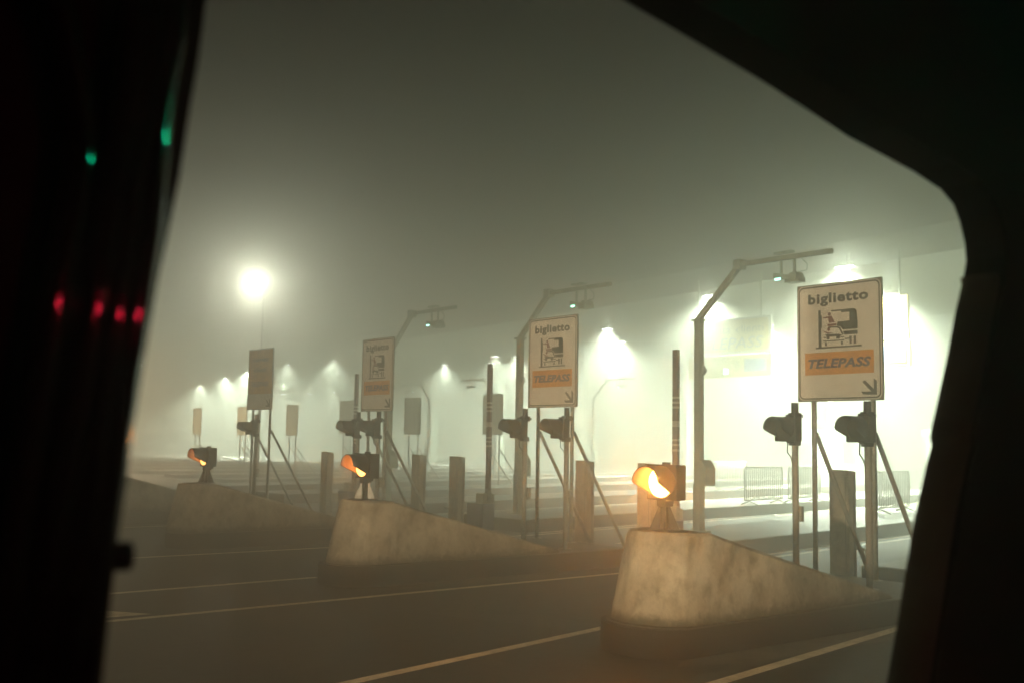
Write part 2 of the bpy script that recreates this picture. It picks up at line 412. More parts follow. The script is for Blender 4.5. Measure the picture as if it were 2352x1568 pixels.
def signal(label, loc, rz=0.0):
    t = thing('traffic_signal', label, 'traffic light', loc, rz, 'hooded traffic signals on low poles')
    p = MB(); p.tube([(0, 0, 0), (0, 0, 2.27)], .042, 16); p.tube([(0, 0, 0), (0, 0, .02)], .11, 16); p.build('pole', M['tube'], t)
    s = MB(); s.tube([(0, 0, 2.08), (0, 0, 2.285)], .047, 16); s.build('pole_cap', M['black'], t)
    H = 1.94
    w = MB(); w.tube([(-.09, .05, H - .15), (-.06, .08, H - .3), (-.01, .06, H - .36), (.03, .045, H - .5), (.035, .04, .25)], .008, 8); w.build('cable', M['blackin'], t)
    w = MB(); w.box((.035, -.06, .75), (.1, .06, .95), .01); w.build('junction_box', M['tube'], t)
    c = MB(); c.box((-.075, -.055, H + .13), (.07, .055, H + .215), .012); c.box((-.15, -.035, H + .14), (-.05, .035, H + .19)); c.box((.05, -.075, H + .15), (.075, .075, H + .19)); c.build('clamp', M['black'], t)
    c = MB(); c.box((-.075, -.05, H - .21), (.06, .05, H - .135), .012); c.box((-.14, -.03, H - .18), (-.05, .03, H - .15)); c.build('clamp', M['black'], t)
    h = MB(); h.box((-.215, -.165, H - .16), (-.075, .165, H + .16), .018); h.build('housing', M['black'], t)
    v = visor(.150, .26).build('visor', M['black'], t, (-.212, 0, H + .008))
    disc(.135, -.217, .02).build('lens', mat('unlit_lens', (.03, .035, .03), .15), t, (0, 0, H))
    return t
sg = signal('dark hooded traffic signal left of the large nearest ticket sign', (11.6, 8.6, KZ))
copy_thing(sg, (11.6, 7.53, KZ), 'dark hooded traffic signal on a thick pole under the right corner of the nearest sign')
copy_thing(sg, (11.6, 14.15, KZ), 'dark hooded traffic signal just right of the middle raised striped boom')
copy_thing(sg, (11.6, 13.08, KZ), 'dark hooded traffic signal between the two posts of the sharp orange-banded middle sign')
copy_thing(sg, (11.6, 19.72, KZ), 'hazy traffic signal left of the others under the faint ticket sign beside the grey boom', R_(4))
copy_thing(sg, (11.6, 18.9, KZ), 'hazy traffic signal right under the faint ticket sign, hood overlapping a boom', R_(4))
copy_thing(sg, (11.65, 24.75, KZ), 'lone hazy traffic signal under the brown sign, furthest left', R_(6))

# ------------------------------------------------------------------ ticket signs
PIC_DARK = [[(-0.314, 1.247), (-0.279, 1.243), (-0.268, 0.738), (-0.315, 0.737)], [(-0.279, 1.175), (-0.263, 1.175), (-0.259, 1.0), (-0.275, 1.001)], [(-0.359, 0.738), (0.353, 0.738), (0.356, 0.717), (-0.356, 0.717)], [(0.047, 1.228), (0.229, 1.23), (0.262, 1.222), (0.283, 1.198), (0.298, 1.052), (0.295, 0.954), (0.072, 0.956), (0.033, 0.997), (-0.024, 1.015), (-0.008, 1.067), (0.175, 1.07), (0.176, 1.188), (0.05, 1.189)], [(-0.114, 1.231), (0.05, 1.229), (0.05, 1.213), (-0.102, 1.21)], [(0.075, 0.933), (0.296, 0.933), (0.295, 0.882), (0.093, 0.884)], [(0.17, 0.862), (0.203, 0.861), (0.204, 0.758), (0.172, 0.758)], [(0.236, 0.861), (0.271, 0.861), (0.272, 0.758), (0.237, 0.757)], [(0.104, 0.839), (0.17, 0.841), (0.17, 0.825), (0.104, 0.823)], [(-0.171, 1.003), (-0.124, 1.012), (-0.008, 1.006), (0.03, 0.987), (0.06, 0.931), (0.082, 0.89), (0.059, 0.888), (0.032, 0.934), (0.011, 0.975), (-0.016, 0.988), (-0.116, 0.992), (-0.158, 0.988)], [(-0.218, 0.901), (-0.171, 0.909), (0.014, 0.899), (0.074, 0.88), (0.029, 0.871), (0.021, 0.837), (-0.032, 0.837), (-0.035, 0.872), (-0.14, 0.873), (-0.143, 0.838), (-0.183, 0.838), (-0.187, 0.885)], [(-0.233, 0.872), (-0.19, 0.871), (-0.19, 0.86), (-0.233, 0.86)], [(0.031, 0.86), (0.089, 0.861), (0.089, 0.85), (0.029, 0.848)], [(-0.241, 0.823), (0.089, 0.822), (0.089, 0.808), (-0.24, 0.809)], [(-0.215, 0.797), (-0.186, 0.798), (-0.183, 0.753), (-0.213, 0.753)], [(0.037, 0.796), (0.068, 0.798), (0.069, 0.754), (0.04, 0.754)]]
def circle(cx, cy, r, n=18): return [(cx + r * math.cos(2 * math.pi * i / n), cy + r * math.sin(2 * math.pi * i / n)) for i in range(n)]
PIC_RED = [[(-0.158, 1.145), (-0.105, 1.157), (-0.054, 1.061), (-0.147, 1.059)], [(-0.247, 1.139), (-0.155, 1.149), (-0.152, 1.13), (-0.243, 1.127)], [(-0.168, 1.045), (-0.03, 1.047), (-0.03, 1.018), (-0.171, 1.016)], [(-0.253, 0.962), (-0.155, 0.931), (-0.078, 0.917), (-0.171, 0.912)], circle(-.139, 1.18, .024), circle(-.152, .972, .023)]
ARROW = [[(0.358, 0.247), (0.395, 0.268), (0.527, 0.148), (0.527, 0.117), (0.49, 0.117)], [(0.527, 0.288), (0.571, 0.253), (0.572, 0.075), (0.527, 0.117)], [(0.341, 0.118), (0.527, 0.117), (0.572, 0.075), (0.371, 0.08)]]
def rrect(x0, x1, z0, z1, r, n=6):
    p = []
    for cx, cz, a0 in ((x1 - r, z1 - r, 0), (x0 + r, z1 - r, 90), (x0 + r, z0 + r, 180), (x1 - r, z0 + r, 270)):
        for i in range(n + 1):
            a = R_(a0 + 90 * i / n); p.append((cx + r * math.cos(a), cz + r * math.sin(a)))
    return p
def flat(mb, polys, d0, d1):                     # sign-face polygons (left-right, up) -> thin film on a face looking to -X
    for p in polys: mb.prism([(-a, b) for a, b in p], -d1, -d0, 'YZ')
    return mb
def ring(mb, outer, inner, d):
    n = len(outer); A = [mb.b.verts.new((-d, -a, b)) for a, b in outer]; B = [mb.b.verts.new((-d, -a, b)) for a, b in inner]
    for k in range(n): mb.b.faces.new((A[k], A[(k + 1) % n], B[(k + 1) % n], B[k]))
    return mb
SW, SH, SZ = 1.33, 1.61, 2.615
def sign_base(label, loc, zs=SZ, kind='ticket', rz=0.0, posts=(-.46, .46), group='ticket lane signs on two braced posts'):
    t = thing('road_sign', label, 'road sign', loc, rz, group)
    lz = loc[2]; z = zs - lz
    mb = MB(); mb.prism(rrect(-SW / 2, SW / 2, z, z + SH, .012, 2), -.012, .012, 'YZ')
    pn = mb.build('panel', M['signedge'], t)
    W_, H_ = SW / 2, SH
    up = lambda polys: [[(a, b + z) for a, b in p] for p in polys]
    if kind == 'ticket':
        fc = MB(); flat(fc, up([rrect(-W_ + .015, W_ - .015, .015, H_ - .015, .085)]), .0125, .0145); fc.build('face', M['white'], pn)
        bd = MB(); ring(bd, up([rrect(-W_ + .03, W_ - .03, .03, H_ - .03, .075)])[0], up([rrect(-W_ + .048, W_ - .048, .048, H_ - .048, .06)])[0], .0165); bd.build('border', M['ink'], pn)
        flat(MB(), up(PIC_DARK), .0147, .0168).build('pictogram', M['ink'], pn)
        flat(MB(), up(PIC_RED), .0151, .0172).build('pictogram', M['red'], pn)
        flat(MB(), up(ARROW), .0147, .0168).build('arrow', M['ink'], pn)
        flat(MB(), up([[(-.54, .666), (.533, .666), (.533, .362), (-.54, .362)]]), .0147, .0168).build('orange_band', M['orange'], pn)
        text('lettering', 'biglietto', .184, .94, M['ink'], pn, -.478, z + 1.343, bold=.0065, plane_x=-.0170, spacing=1.13)
        text('lettering', 'TELEPASS', .168, .98, M['blue'], pn, -.487, z + .456, shear=.22, bold=.006, plane_x=-.0190, spacing=1.05)
    elif kind == 'faded':
        fc = MB(); flat(fc, up([rrect(-W_ + .015, W_ - .015, .015, H_ - .015, .05)]), .0125, .0145); fc.build('face', M['white'], pn)
        flat(MB(), up([[(-W_ + .03, H_ - .03), (W_ - .03, H_ - .03), (W_ - .03, .42), (-W_ + .03, .42)]]), .0147, .0168).build('yellow_field', M['brown'], pn)
        flat(MB(), up(ARROW), .0147, .0168).build('arrow', M['ink'], pn)
        text('lettering', 'riservata', .17, .85, M['ink'], pn, -.42, z + 1.27, plane_x=-.0190)
        text('lettering', 'clienti', .17, .62, M['ink'], pn, -.31, z + 1.0, plane_x=-.0190)
        text('lettering', 'TELEPASS', .17, .95, M['blue'], pn, -.475, z + .62, shear=.22, plane_x=-.0190)
    else:
        fc = MB(); flat(fc, up([rrect(-W_ + .015, W_ - .015, .015, H_ - .015, .05)]), .0125, .0145); fc.build('face', M['paleface'], pn)
    for s in posts:
        p = MB(); p.tube([(.07, -s, 0), (.07, -s, z + H_ - .1)], .034, 14); p.tube([(.07, -s, 0), (.07, -s, .015)], .09, 14)
        p.box((.0125, -s - .05, z + .2), (.04, -s + .05, z + .24)); p.box((.0125, -s - .05, z + 1.3), (.04, -s + .05, z + 1.34))
        p.build('post', M['galv'], t)
        b = MB(); b.tube([(.11, -s, 1.90 if zs > 2.4 else 1.5), (1.42, -s, -.20 if lz > .2 else 0.0)], .032, 12); b.tube([(.07, -s, 1.87 if zs > 2.4 else 1.47), (.14, -s, 1.87 if zs > 2.4 else 1.47)], .03, 8)
        b.build('brace', M['tube'], t)
    return t
sign_base('nearest and largest white ticket sign with clear orange band, at the right', (12.4, 8.465, KZ))
sign_base('white ticket sign with orange band, gantry pole right behind its left edge', (12.4, 14.38, KZ))
sign_base('faint white ticket sign with dull orange band, hazy boom behind its left edge', (12.4, 20.31, KZ), posts=(-.44, .25))
sign_base('brown faded sign with an arrow, furthest left of the four dark sign boards', (12.4, 26.2, KZ), zs=2.72, kind='faded', rz=R_(3))
far = sign_base('pale distant sign board behind the middle striped boom', (26, 33.75, .158), zs=2.25, kind='plain', posts=(-.35, .35), group='pale distant sign boards')
for y, z, lb in ((39.55, -.02, 'pale distant sign board right of the faint ticket sign and its grey pole'),
             (45.35, -.02, 'pale distant sign board behind the hazy signal, left of the faint ticket sign'),
             (51.0, -.15, 'pale distant sign board right of the brown sign, above two thin braced legs'),
             (57.1, -.15, 'pale distant sign board hidden partly by the left edge of the brown sign'),
             (63.6, -.15, 'palest distant sign board, left of the brown sign above the dim lamp')):
    copy_thing(far, (26, y, .158 + z), lb)

# ------------------------------------------------------------------ bollards (grey slab columns in the island gaps)
def bollard(label, loc, h=1.66):
    t = thing('detector_column', label, 'bollard', loc, 0, 'grey slab columns between the island parts')
    c = MB(); c.prism([(-.09, 0), (.09, 0), (.09, h - .02), (-.09, h)], -.17, .17, 'XZ'); c.build('column', M['grey'], t)
    w = MB(); w.box((.02, -.176, .1), (.07, -.1705, h - .08)); w.box((-.096, -.12, .1), (-.0905, -.105, h - .1)); w.build('groove_strip', M['tube'], t)
    b = MB(); b.box((-.15, -.23, 0), (.15, .23, .03), .008); b.build('base_plate', M['tube'], t)
    return t
bo = bollard('grey slab column between the braces of the nearest ticket sign', (14.0, 9.53, 0))
copy_thing(bo, (14.0, 15.25, 0), 'grey slab column glowing orange behind the right brace of the middle sign')
copy_thing(bo, (13.8, 13.38, 0), 'grey slab column right behind the brightest amber lamp')
copy_thing(bo, (14.0, 20.98, 0), 'grey slab column behind the brace of the faint ticket sign')
copy_thing(bo, (13.7, 19.03, 0), 'grey slab column left of the middle striped boom and its blue cabinet')
copy_thing(bo, (13.7, 24.81, 0), 'grey slab column left of the amber lamp on the middle block')

def hoop(label, loc):
    o = MB(); o.tube([(0, 0, 0), (0, 0, .48), (.0, .04, .5), (0, .28, .5)], .022, 10)
    o = o.build('hoop_post', M['galv']); o.location = loc; return tag(o, label, 'post', 'small bent tube posts')
hoop('small bent tube post right of the nearest slab column', (14.1, 9.2, 0))
hoop('small bent tube post beside the slab column in the haze over the middle block', (14.0, 19.6, 0))

# ------------------------------------------------------------------ lifting booms
def boom(label, loc):
    t = thing('lane_barrier', label, 'boom barrier', loc, 0, 'raised lane booms')
    c = MB(); c.box((-.17, -.30, 0), (.17, .30, .60), .015); c.build('cabinet', M['cabblue'], t)
    c = MB(); c.box((-.165, -.295, .60), (.165, -.02, .83), .015); c.build('hood', M['cabwhite'], t)
    c = MB(); c.box((-.05, -.32, .66), (.05, -.2, .92), .01); c.build('hinge', M['galv'], t)
    a = MB(); z0, z1 = .88, 3.75
    ys = -.26
    a.box((-.035, ys - .062, z0), (.035, ys + .062, z1), .006); ar = a.build('arm', M['boomred'], t)
    s = MB()
    for p, q in ((2.84, 2.88), (2.75, 2.79), (2.66, 2.70), (2.32, 2.43), (2.06, 2.10), (1.97, 2.01), (1.87, 1.91)):
        s.box((-.0365, ys - .0635, p), (.0365, ys + .0635, q))
    s.build('stripe', M['boomwhite'], ar)
    return t
bm = boom('sharp raised dark brownish boom with white bars behind the brightest amber lamp', (14.75, 13.85, 0))
copy_thing(bm, (14.75, 19.54, 0), 'middle raised boom with white bars over a cream and blue cabinet')
copy_thing(bm, (14.75, 25.48, 0), 'faint grey raised boom behind the left edge of the faint ticket sign')

# ------------------------------------------------------------------ bent gantry poles with lane antennas
def gantry(label, loc, group='bent gantry poles over the lanes'):
    t = thing('gantry_pole', label, 'gantry pole', loc, 0, group)
    z = loc[2]
    p = MB(); p.box((-.072, -.072, 0), (.072, .072, 4.50 - z), .015); p.box((-.11, -.11, 4.47 - z), (.11, .11, 4.52 - z)); p.box((-.17, -.17, 0), (.17, .17, .03)); p.box((-.085, -.085, .03), (.085, .085, .95), .01)
    p.build('pole', M['gantry'], t)
    a = MB(); a.bar((0, 0.02, 4.50 - z), (0, -1.06, 5.50 - z), .10, .10); a.build('strut', M['gantry'], t)
    a = MB(); a.box((-.05, -3.15, 5.46 - z), (.05, -1.0, 5.55 - z), .015); a.box((-.1, -1.13, 5.40 - z), (.1, -.95, 5.60 - z), .02); a.box((-.06, -2.3, 5.585 - z), (.06, -1.9, 5.63 - z)); a.build('arm', M['gantry'], t)
    b = MB(); b.prism([(-.30, 1.2 - z), (-.1, 1.2 - z), (-.1, 1.7 - z), (-.18, 1.7 - z), (-.30, 1.55 - z)], -.14, .14, 'YZ'); b.build('control_box', M['gantry'], t)
    k = MB(); k.prism([(-.1, 3.38 - z), (-.1, 3.58 - z), (-.17, 3.5 - z), (-.17, 3.46 - z)], -.05, .05, 'YZ'); k.build('bracket', M['gantry'], t)
    q = MB(); q.box((-.02, -2.35, 5.18 - z), (.02, -2.31, 5.46 - z)); q.box((-.02, -2.05, 5.18 - z), (.02, -2.01, 5.46 - z)); q.tube([(0, -2.5, 5.44 - z), (0.0, -2.62, 5.33 - z), (0, -2.6, 5.22 - z), (0, -2.42, 5.2 - z)], .012, 8)
    q.build('hanger', M['gantry'], t)
    an = MB(); an.box((-.14, -2.46, 5.07 - z), (.16, -1.94, 5.17 - z), .012, Matrix.Rotation(R_(12), 3, 'X')); an.prism([(-2.48, 5.02 - z), (-2.16, 5.02 - z), (-2.3, 5.2 - z), (-2.42, 5.2 - z)], -.1, .14, 'YZ'); ab = an.build('antenna', M['gantry'], t)
    l = MB(); l.box((-.155, -2.12, 5.07 - z), (-.14, -2.0, 5.105 - z)); l.build('indicator_light', M['led'], ab)
    return t
gn = gantry('clear bent gantry pole left of the nearest ticket sign, green light under its arm', (16.3, 14.40, KZ))
copy_thing(gn, (16.3, 20.12, KZ), 'bent gantry pole rising behind the left edge of the middle ticket sign')
copy_thing(gn, (16.3, 26.0, KZ), 'faint bent gantry pole rising behind the faint ticket sign')
copy_thing(gn, (16.3, 8.62, KZ), 'bent gantry pole half hidden behind the dark right edge of the window')
copy_thing(gn, (39.8, 42.7, .158), 'bright washed-out gantry far under the canopy, right of the middle ticket sign')
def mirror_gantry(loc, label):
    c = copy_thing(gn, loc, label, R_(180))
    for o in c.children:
        o.material_slots[0].link = 'OBJECT'; o.material_slots[0].material = M['boothwall']  # whiter material puts the lamplight on these gantries into their colour
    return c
mirror_gantry((35.5, 45.9, .158), 'gantry arm coloured lamplit white reaching left behind the middle striped boom')
mirror_gantry((36.5, 53.7, .158), 'gantry arm coloured lamplit white reaching left above the pale board near the faint ticket sign')

# ------------------------------------------------------------------ crowd barriers
def crowd(label, loc, rz, L=2.1):
    t = thing('crowd_barrier', label, 'crowd barrier', loc, rz, 'steel crowd barriers on the islands')
    f = MB(); f.tube([(0, 0, .15), (0, 0, 1.02), (.06, 0, 1.1), (L - .06, 0, 1.1), (L, 0, 1.02), (L, 0, .15), (0, 0, .15)], .021, 8); f.build('frame', M['galv'], t)
    b = MB()
    for i in range(1, 19): b.tube([(L * i / 19, 0, .16), (L * i / 19, 0, 1.09)], .016, 6)
    b.build('bars', M['galv'], t)
    for x in (.25, L - .25):
        q = MB(); q.tube([(x, -.28, .02), (x, 0, .12), (x, .28, .02)], .02, 8); q.tube([(x, 0, .1), (x, 0, .16)], .02, 8); q.build('foot', M['galv'], t)
    return t
cb = crowd('steel crowd barrier standing left of the nearest signal, right of the clear gantry pole', (24.6, 20.0, KZ), R_(7))
copy_thing(cb, (26.9, 20.2, KZ), 'steel crowd barrier joined end on, just behind the nearest left signal pole', R_(9))
copy_thing(cb, (24.9, 15.95, KZ), 'steel crowd barrier behind the right brace of the nearest ticket sign', R_(8))
copy_thing(cb, (30.6, 26.2, KZ), 'hazy steel crowd barrier behind the brightest amber lamp', R_(7))

# ------------------------------------------------------------------ toll canopy with floodlights, booths, boards
def front(y): return 35.2 + 0.118 * (y - 19.2)
cn = thing('toll_canopy', 'long flat toll plaza canopy roof fading into the fog', 'canopy', (front(40), 40, 0))
cl = cn.location
def rel(x, y): return (x - cl.x, y - cl.y)
ya, yb, D_ = -8, 175, 17
mb = MB(); mb.prism([rel(front(ya) + .15, ya), rel(front(ya) + D_, ya), rel(front(yb) + D_, yb), rel(front(yb) + .15, yb)], 9.15, 9.9); mb.build('roof', M['roof'], cn)
mb = MB(); mb.prism([rel(front(ya), ya), rel(front(ya) + .14, ya), rel(front(yb) + .14, yb), rel(front(yb), yb)], 8.95, 10.0); mb.build('fascia', M['roof'], cn)
for i in range(13):
    y = Y0(1) + 2.6 + 5.76 * 2 * i + 2.0
    c = MB(); x, yy = rel(front(y) + 13, y); c.box((x - .22, yy - .22, 0), (x + .22, yy + .22, 9.15), .03); c.build('column', M['gantry'], cn)
LC = (0.86, 1.0, 0.79)
def flood(label, p, watts=LAMP, size=.3, halo=1.0):
    t = thing('floodlight', label, 'floodlight', p, 0, 'floodlights along the canopy')
    h = MB(); h.box((-.2, -size, .0), (.2, size, .16), .03); h.box((-.03, -.03, .16), (.03, .03, max(.2, 9.2 - p[2]))); h.build('housing', M['gantry'], t)
    l = MB(); l.box((-.18, -size + .02, -.03), (.18, size - .02, -.002), .008); l.build('lens', M['lamp'], t)
    light('flood_glow', (0, 0, -.06), LC, watts, t, 'SPOT', .15, spot_size=R_(152), spot_blend=1.0)
    light('flood_halo', (0, 0, -.09), LC, watts * HALO * halo, t, radius=.12)
    return t
def aim(u, v, z): p = on_z(u, v, z); return (p.x, p.y, p.z)
fl = [(aim(1940, 613, 8.75), 'brightest floodlight, right above the nearest ticket sign', 1.0), (aim(1630, 680, 8.75), 'floodlight half behind the slanting strut of the clear gantry', 1.0),
      (aim(1395, 755, 8.75), 'hazy floodlight right of the middle ticket sign', 1.0), (aim(1188, 818, 8.4), 'floodlight at the pole behind the middle ticket sign', 1.0),
      (aim(1022, 837, 8.4), 'floodlight above the pale boards between the two ticket signs', 1.0), (aim(765, 828, 8.75), 'bright round floodlight left of the faint ticket sign', 1.0),
      (aim(660, 837, 8.75), 'small floodlight right of the brown sign', 1.0), (aim(568, 851, 8.75), 'floodlight at the left edge of the brown sign', 1.0),
      (aim(518, 864, 8.4), 'small floodlight left of the brown sign, second from the far end', 1.0), (aim(460, 882, 8.0), 'smallest floodlight at the far left end of the canopy', 1.0)]
for i, (p, lb, k) in enumerate(fl): flood(lb, p, LAMP * k * (KFAR if p[1] > 55 else 1) * (KLEFT if p[1] > 95 else 1), halo=(3.0, 1.5, 1.0)[i] if i < 3 else 1.0)
lo = [(aim(650, 905, 6.0), 'low floodlight in the haze just right of the brown sign'), (aim(710, 903, 6.0), 'low floodlight halfway between the brown and the faint ticket sign'), (aim(765, 900, 6.0), 'low floodlight under the bright round one left of the faint ticket sign')]
for p, lb in lo: flood(lb, p, LAMP * .35 * KFAR, .22)
for p, lb in (((42.0, 26.0, 8.7), 'floodlight under the canopy right of the nearest ticket sign'), ((37.0, 13.0, 8.7), 'floodlight under the near end of the canopy'),
              ((47.5, 37.0, 8.6), 'added floodlight deep under the canopy beside the clear gantry pole'), ((49.0, 50.0, 8.6), 'added floodlight deep under the canopy behind the middle ticket sign'), ((51.0, 66.0, 8.6), 'added floodlight deep under the canopy behind the middle raised boom')): flood(lb, p, LAMP)  # the deep ones are added to even out the white fog glow

# high mast
hm = thing('mast_light', 'tall street light with a big glowing halo at the left', 'street light', tuple(on_z(585, 640, 10.4))[:2] + (0,))
p = MB(); p.tube([(.9, .7, 0), (.9, .7, 10.6), (.2, .1, 10.75)], .09, 12, r2=.05); p.build('mast', M['black'], hm)
h = MB(); h.box((-.35, -.2, 10.42), (.35, .2, 10.6), .04); h.build('housing', M['gantry'], hm)
h = MB(); h.box((-.32, -.17, 10.37), (.32, .17, 10.415), .01); h.build('lens', M['lamp'], hm)
light('mast_glow', (0, 0, 10.15), (.97, 1.0, .80), LAMP * .019, hm, radius=.3)

h2 = thing('mast_light', 'added warm mast light, unseen behind the dark left window post', 'street light', (17.5, 60.0, 0))  # unseen mast added to warm the fog glow at the left
p = MB(); p.tube([(0, 0, 0), (0, 0, 10.0)], .11, 12, r2=.06); p.build('mast', M['gantry'], h2)
h = MB(); h.box((-.35, -.2, 10.02), (.35, .2, 10.2), .04); h.build('housing', M['gantry'], h2)
h = MB(); h.box((-.32, -.17, 9.97), (.32, .17, 10.015), .01); h.build('lens', M['warm'], h2)
light('mast_glow', (0, 0, 9.8), SC, LEFT_FILL, h2, 'SPOT', .3, spot_size=R_(150), spot_blend=1.0)

def board(name, label, loc):
    return thing(name, label, 'overhead board', loc, 0, 'hanging lane boards')
b1 = board('lane_board', 'washed-out hanging board with two lines of writing beside the clear gantry pole', (36.2, 30.3, 0))
mb = MB(); mb.box((0, -1.95, 5.36), (.12, 1.95, 6.68), .02); pb = mb.build('panel', M['boardw'], b1)
flat(MB(), [rrect(-1.85, 1.85, 5.45, 6.6, .08)], .002, .008).build('field', M['boardy'], pb)
text('lettering', 'riservata', .42, 1.75, M['ink'], pb, -1.65, 6.12, plane_x=-.012)
text('lettering', 'clienti', .42, 1.25, M['ink'], pb, .38, 6.12, plane_x=-.012)
text('lettering', 'TELEPASS', .58, 3.2, M['boardb'], pb, -1.6, 5.55, shear=.2, plane_x=-.012)
mb = MB(); mb.box((0, -1.95, 4.5), (.12, 1.95, 5.3), .02); pc = mb.build('lower_panel', M['boardy'], b1)
flat(MB(), [[(.75, 4.68), (1.75, 4.68), (1.75, 5.15), (.75, 5.15)]], .002, .01).build('blue_field', M['boardb'], pc)
w = MB()
for r in (.12, .2, .28):
    ring(w, [(.6 - r * math.cos(R_(a)), 4.92 + r * math.sin(R_(a))) for a in range(-50, 51, 10)] + [(.6 - (r - .03) * math.cos(R_(a)), 4.92 + (r - .03) * math.sin(R_(a))) for a in range(50, -51, -10)], [(.6 - (r - .015) * math.cos(R_(a)), 4.92 + (r - .015) * math.sin(R_(a))) for a in range(-50, 51, 10)] + [(.6 - (r - .016) * math.cos(R_(a)), 4.92 + (r - .016) * math.sin(R_(a))) for a in range(50, -51, -10)], .011)
w.build('wave_mark', M['ink'], pc)
l = MB(); l.box((-.03, .0, 4.62), (0, .22, 4.82), .01); l.build('green_light', M['led'], pc)
for s in (-1.5, 1.5):
    q = MB(); q.tube([(.06, s, 6.66), (.06, s, 8.3)], .04, 8); q.build('hanger', M['gantry'], b1)
b2 = board('lane_board', 'washed-out hanging board, yellow over white over blue, right behind the nearest ticket sign', (35.0, 22.4, 0))
mb = MB(); mb.box((0, -1.2, 5.36), (.12, 1.2, 6.72), .02); pb = mb.build('panel', M['boardy'], b2)
flat(MB(), [[(-1.2, 5.37), (1.2, 5.37), (1.2, 5.6), (-1.2, 5.6)]], .002, .008).build('white_strip', M['boardw'], pb)
mb = MB(); mb.box((0, -1.25, 4.5), (.12, 1.25, 5.3), .02); pc = mb.build('lower_panel', M['boardy'], b2)
flat(MB(), [[(-1.1, 4.65), (1.1, 4.65), (1.1, 5.18), (-1.1, 5.18)]], .002, .01).build('blue_field', M['boardb'], pc)
for s in (-.9, .9):
    q = MB(); q.tube([(.06, s, 6.7), (.06, s, 8.3)], .04, 8); q.build('hanger', M['gantry'], b2)

for b_ in (b1, b2):
    b_.scale = (1.0, 1.17, 1.17); b_.location.z = 2 - 2 * 1.17
def booth(label, loc):
    t = thing('toll_booth', label, 'toll booth', loc, R_(8.8), 'toll booths under the canopy')
    b = MB(); b.box((0, 0, 0), (3.2, 1.5, .95), .03); b.box((0, 0, .95), (.1, 1.5, 2.2)); b.box((3.1, 0, .95), (3.2, 1.5, 2.2)); b.box((1.5, 0.002, .95), (1.7, 1.498, 2.2)); b.build('wall', M['boothwall'], t)
    r_ = MB(); r_.box((-.15, -.15, 2.2), (3.35, 1.65, 2.5), .04); r_.build('roof', M['gantry'], t)
    for x0, x1 in ((.1, 1.5), (1.7, 3.1)):
        w_ = MB(); w_.box((x0, .03, .95), (x1, .05, 2.2)); w_.build('window', M['glass'], t)
    return t
bt = booth('pale toll booth in the fog behind the clear gantry pole', (42, Y0(2) + 4.4, KZ))
copy_thing(bt, (42, Y0(3) + 4.4, KZ), 'pale toll booth in the fog right of the middle ticket sign')
copy_thing(bt, (42, Y0(4) + 4.4, KZ), 'pale toll booth in the fog behind the middle ticket sign')
copy_thing(bt, (42, Y0(1) + 4.4, KZ), 'pale toll booth in the fog right of the nearest ticket sign')

# warm street lamp on the camera's side of the road, and two added unseen fill lights, one shaped as a car
sl = thing('street_lamp', 'tall street lamp with a warm light on the near roadside', 'street light', (-3.2, -3.6, 0))
p = MB(); p.tube([(0, 0, 0), (0, 0, 9.4), (.3, .25, 9.9), (2.4, 2.0, 10.2)], .08, 12, r2=.05); p.build('pole', M['galv'], sl)
h = MB(); h.box((2.2, 1.85, 10.14), (3.0, 2.2, 10.3), .04); h.build('housing', M['gantry'], sl)
h = MB(); h.box((2.25, 1.9, 10.1), (2.95, 2.15, 10.138)); h.build('lens', M['warm'], sl)
o = light('lamp_glow', (2.6, 2.0, 10.0), WC, WARM, sl, 'SPOT', .15, spot_size=R_(58), spot_blend=.6)
o.rotation_euler = (Vector((9.0, 10.0, 0)) - Vector((-.6, -1.6, 10.0))).to_track_quat('-Z', 'Y').to_euler()
s2 = thing('street_lamp', 'added low warm fill lamp, unseen to the right of the window view', 'street light', (10.6, .9, 0))  # unseen lamp added to light the nearest block from the right
p = MB(); p.tube([(0, 0, 0), (0, 0, 4.3)], .06, 12); p.build('pole', M['galv'], s2)
h = MB(); h.box((-.15, -.2, 4.3), (.15, .25, 4.42), .03); h.build('housing', M['gantry'], s2)
h = MB(); h.box((-.1, .02, 4.27), (.1, .22, 4.298)); h.build('lens', M['warm'], s2)
light('lamp_glow', (0, .16, 4.22), WC, NEAR_FILL, s2, 'SPOT', .1, spot_size=R_(160), spot_blend=.4)
ca = thing('added_car', 'added unseen car shape whose beams light the blocks and signs', 'car', (-10.0, -3.4, 0), R_(30))  # unseen, added as a light source for the blocks and signs
h = MB(); h.prism([(-4.1, .32), (-.05, .32), (.0, .75), (-.25, .95), (-1.2, 1.02), (-2.0, 1.5), (-3.3, 1.52), (-4.1, 1.1)], -.85, .85, 'XZ'); h.build('body', M['black'], ca)
for x in (-.85, -3.35):
    for y in (-.8, .62):
        w = MB(); w.tube([(x, y, .32), (x, y + .18, .32)], .32, 20); w.build('wheel', M['blackin'], ca)
for y in (-.6, .6):
    w = MB(); w.box((-.04, y - .16, .62), (.03, y + .16, .76), .02); w.build('fill_lens', M['warm'], ca)
    o = light('fill_beam', (.1, y, .7), WC, CAR_FILL, ca, 'SPOT', .08, spot_size=R_(70), spot_blend=.7); o.scale = (1.0, .17, 1.0)
    o.rotation_euler = Vector((1, 0, .075)).to_track_quat('-Z', 'Y').to_euler()

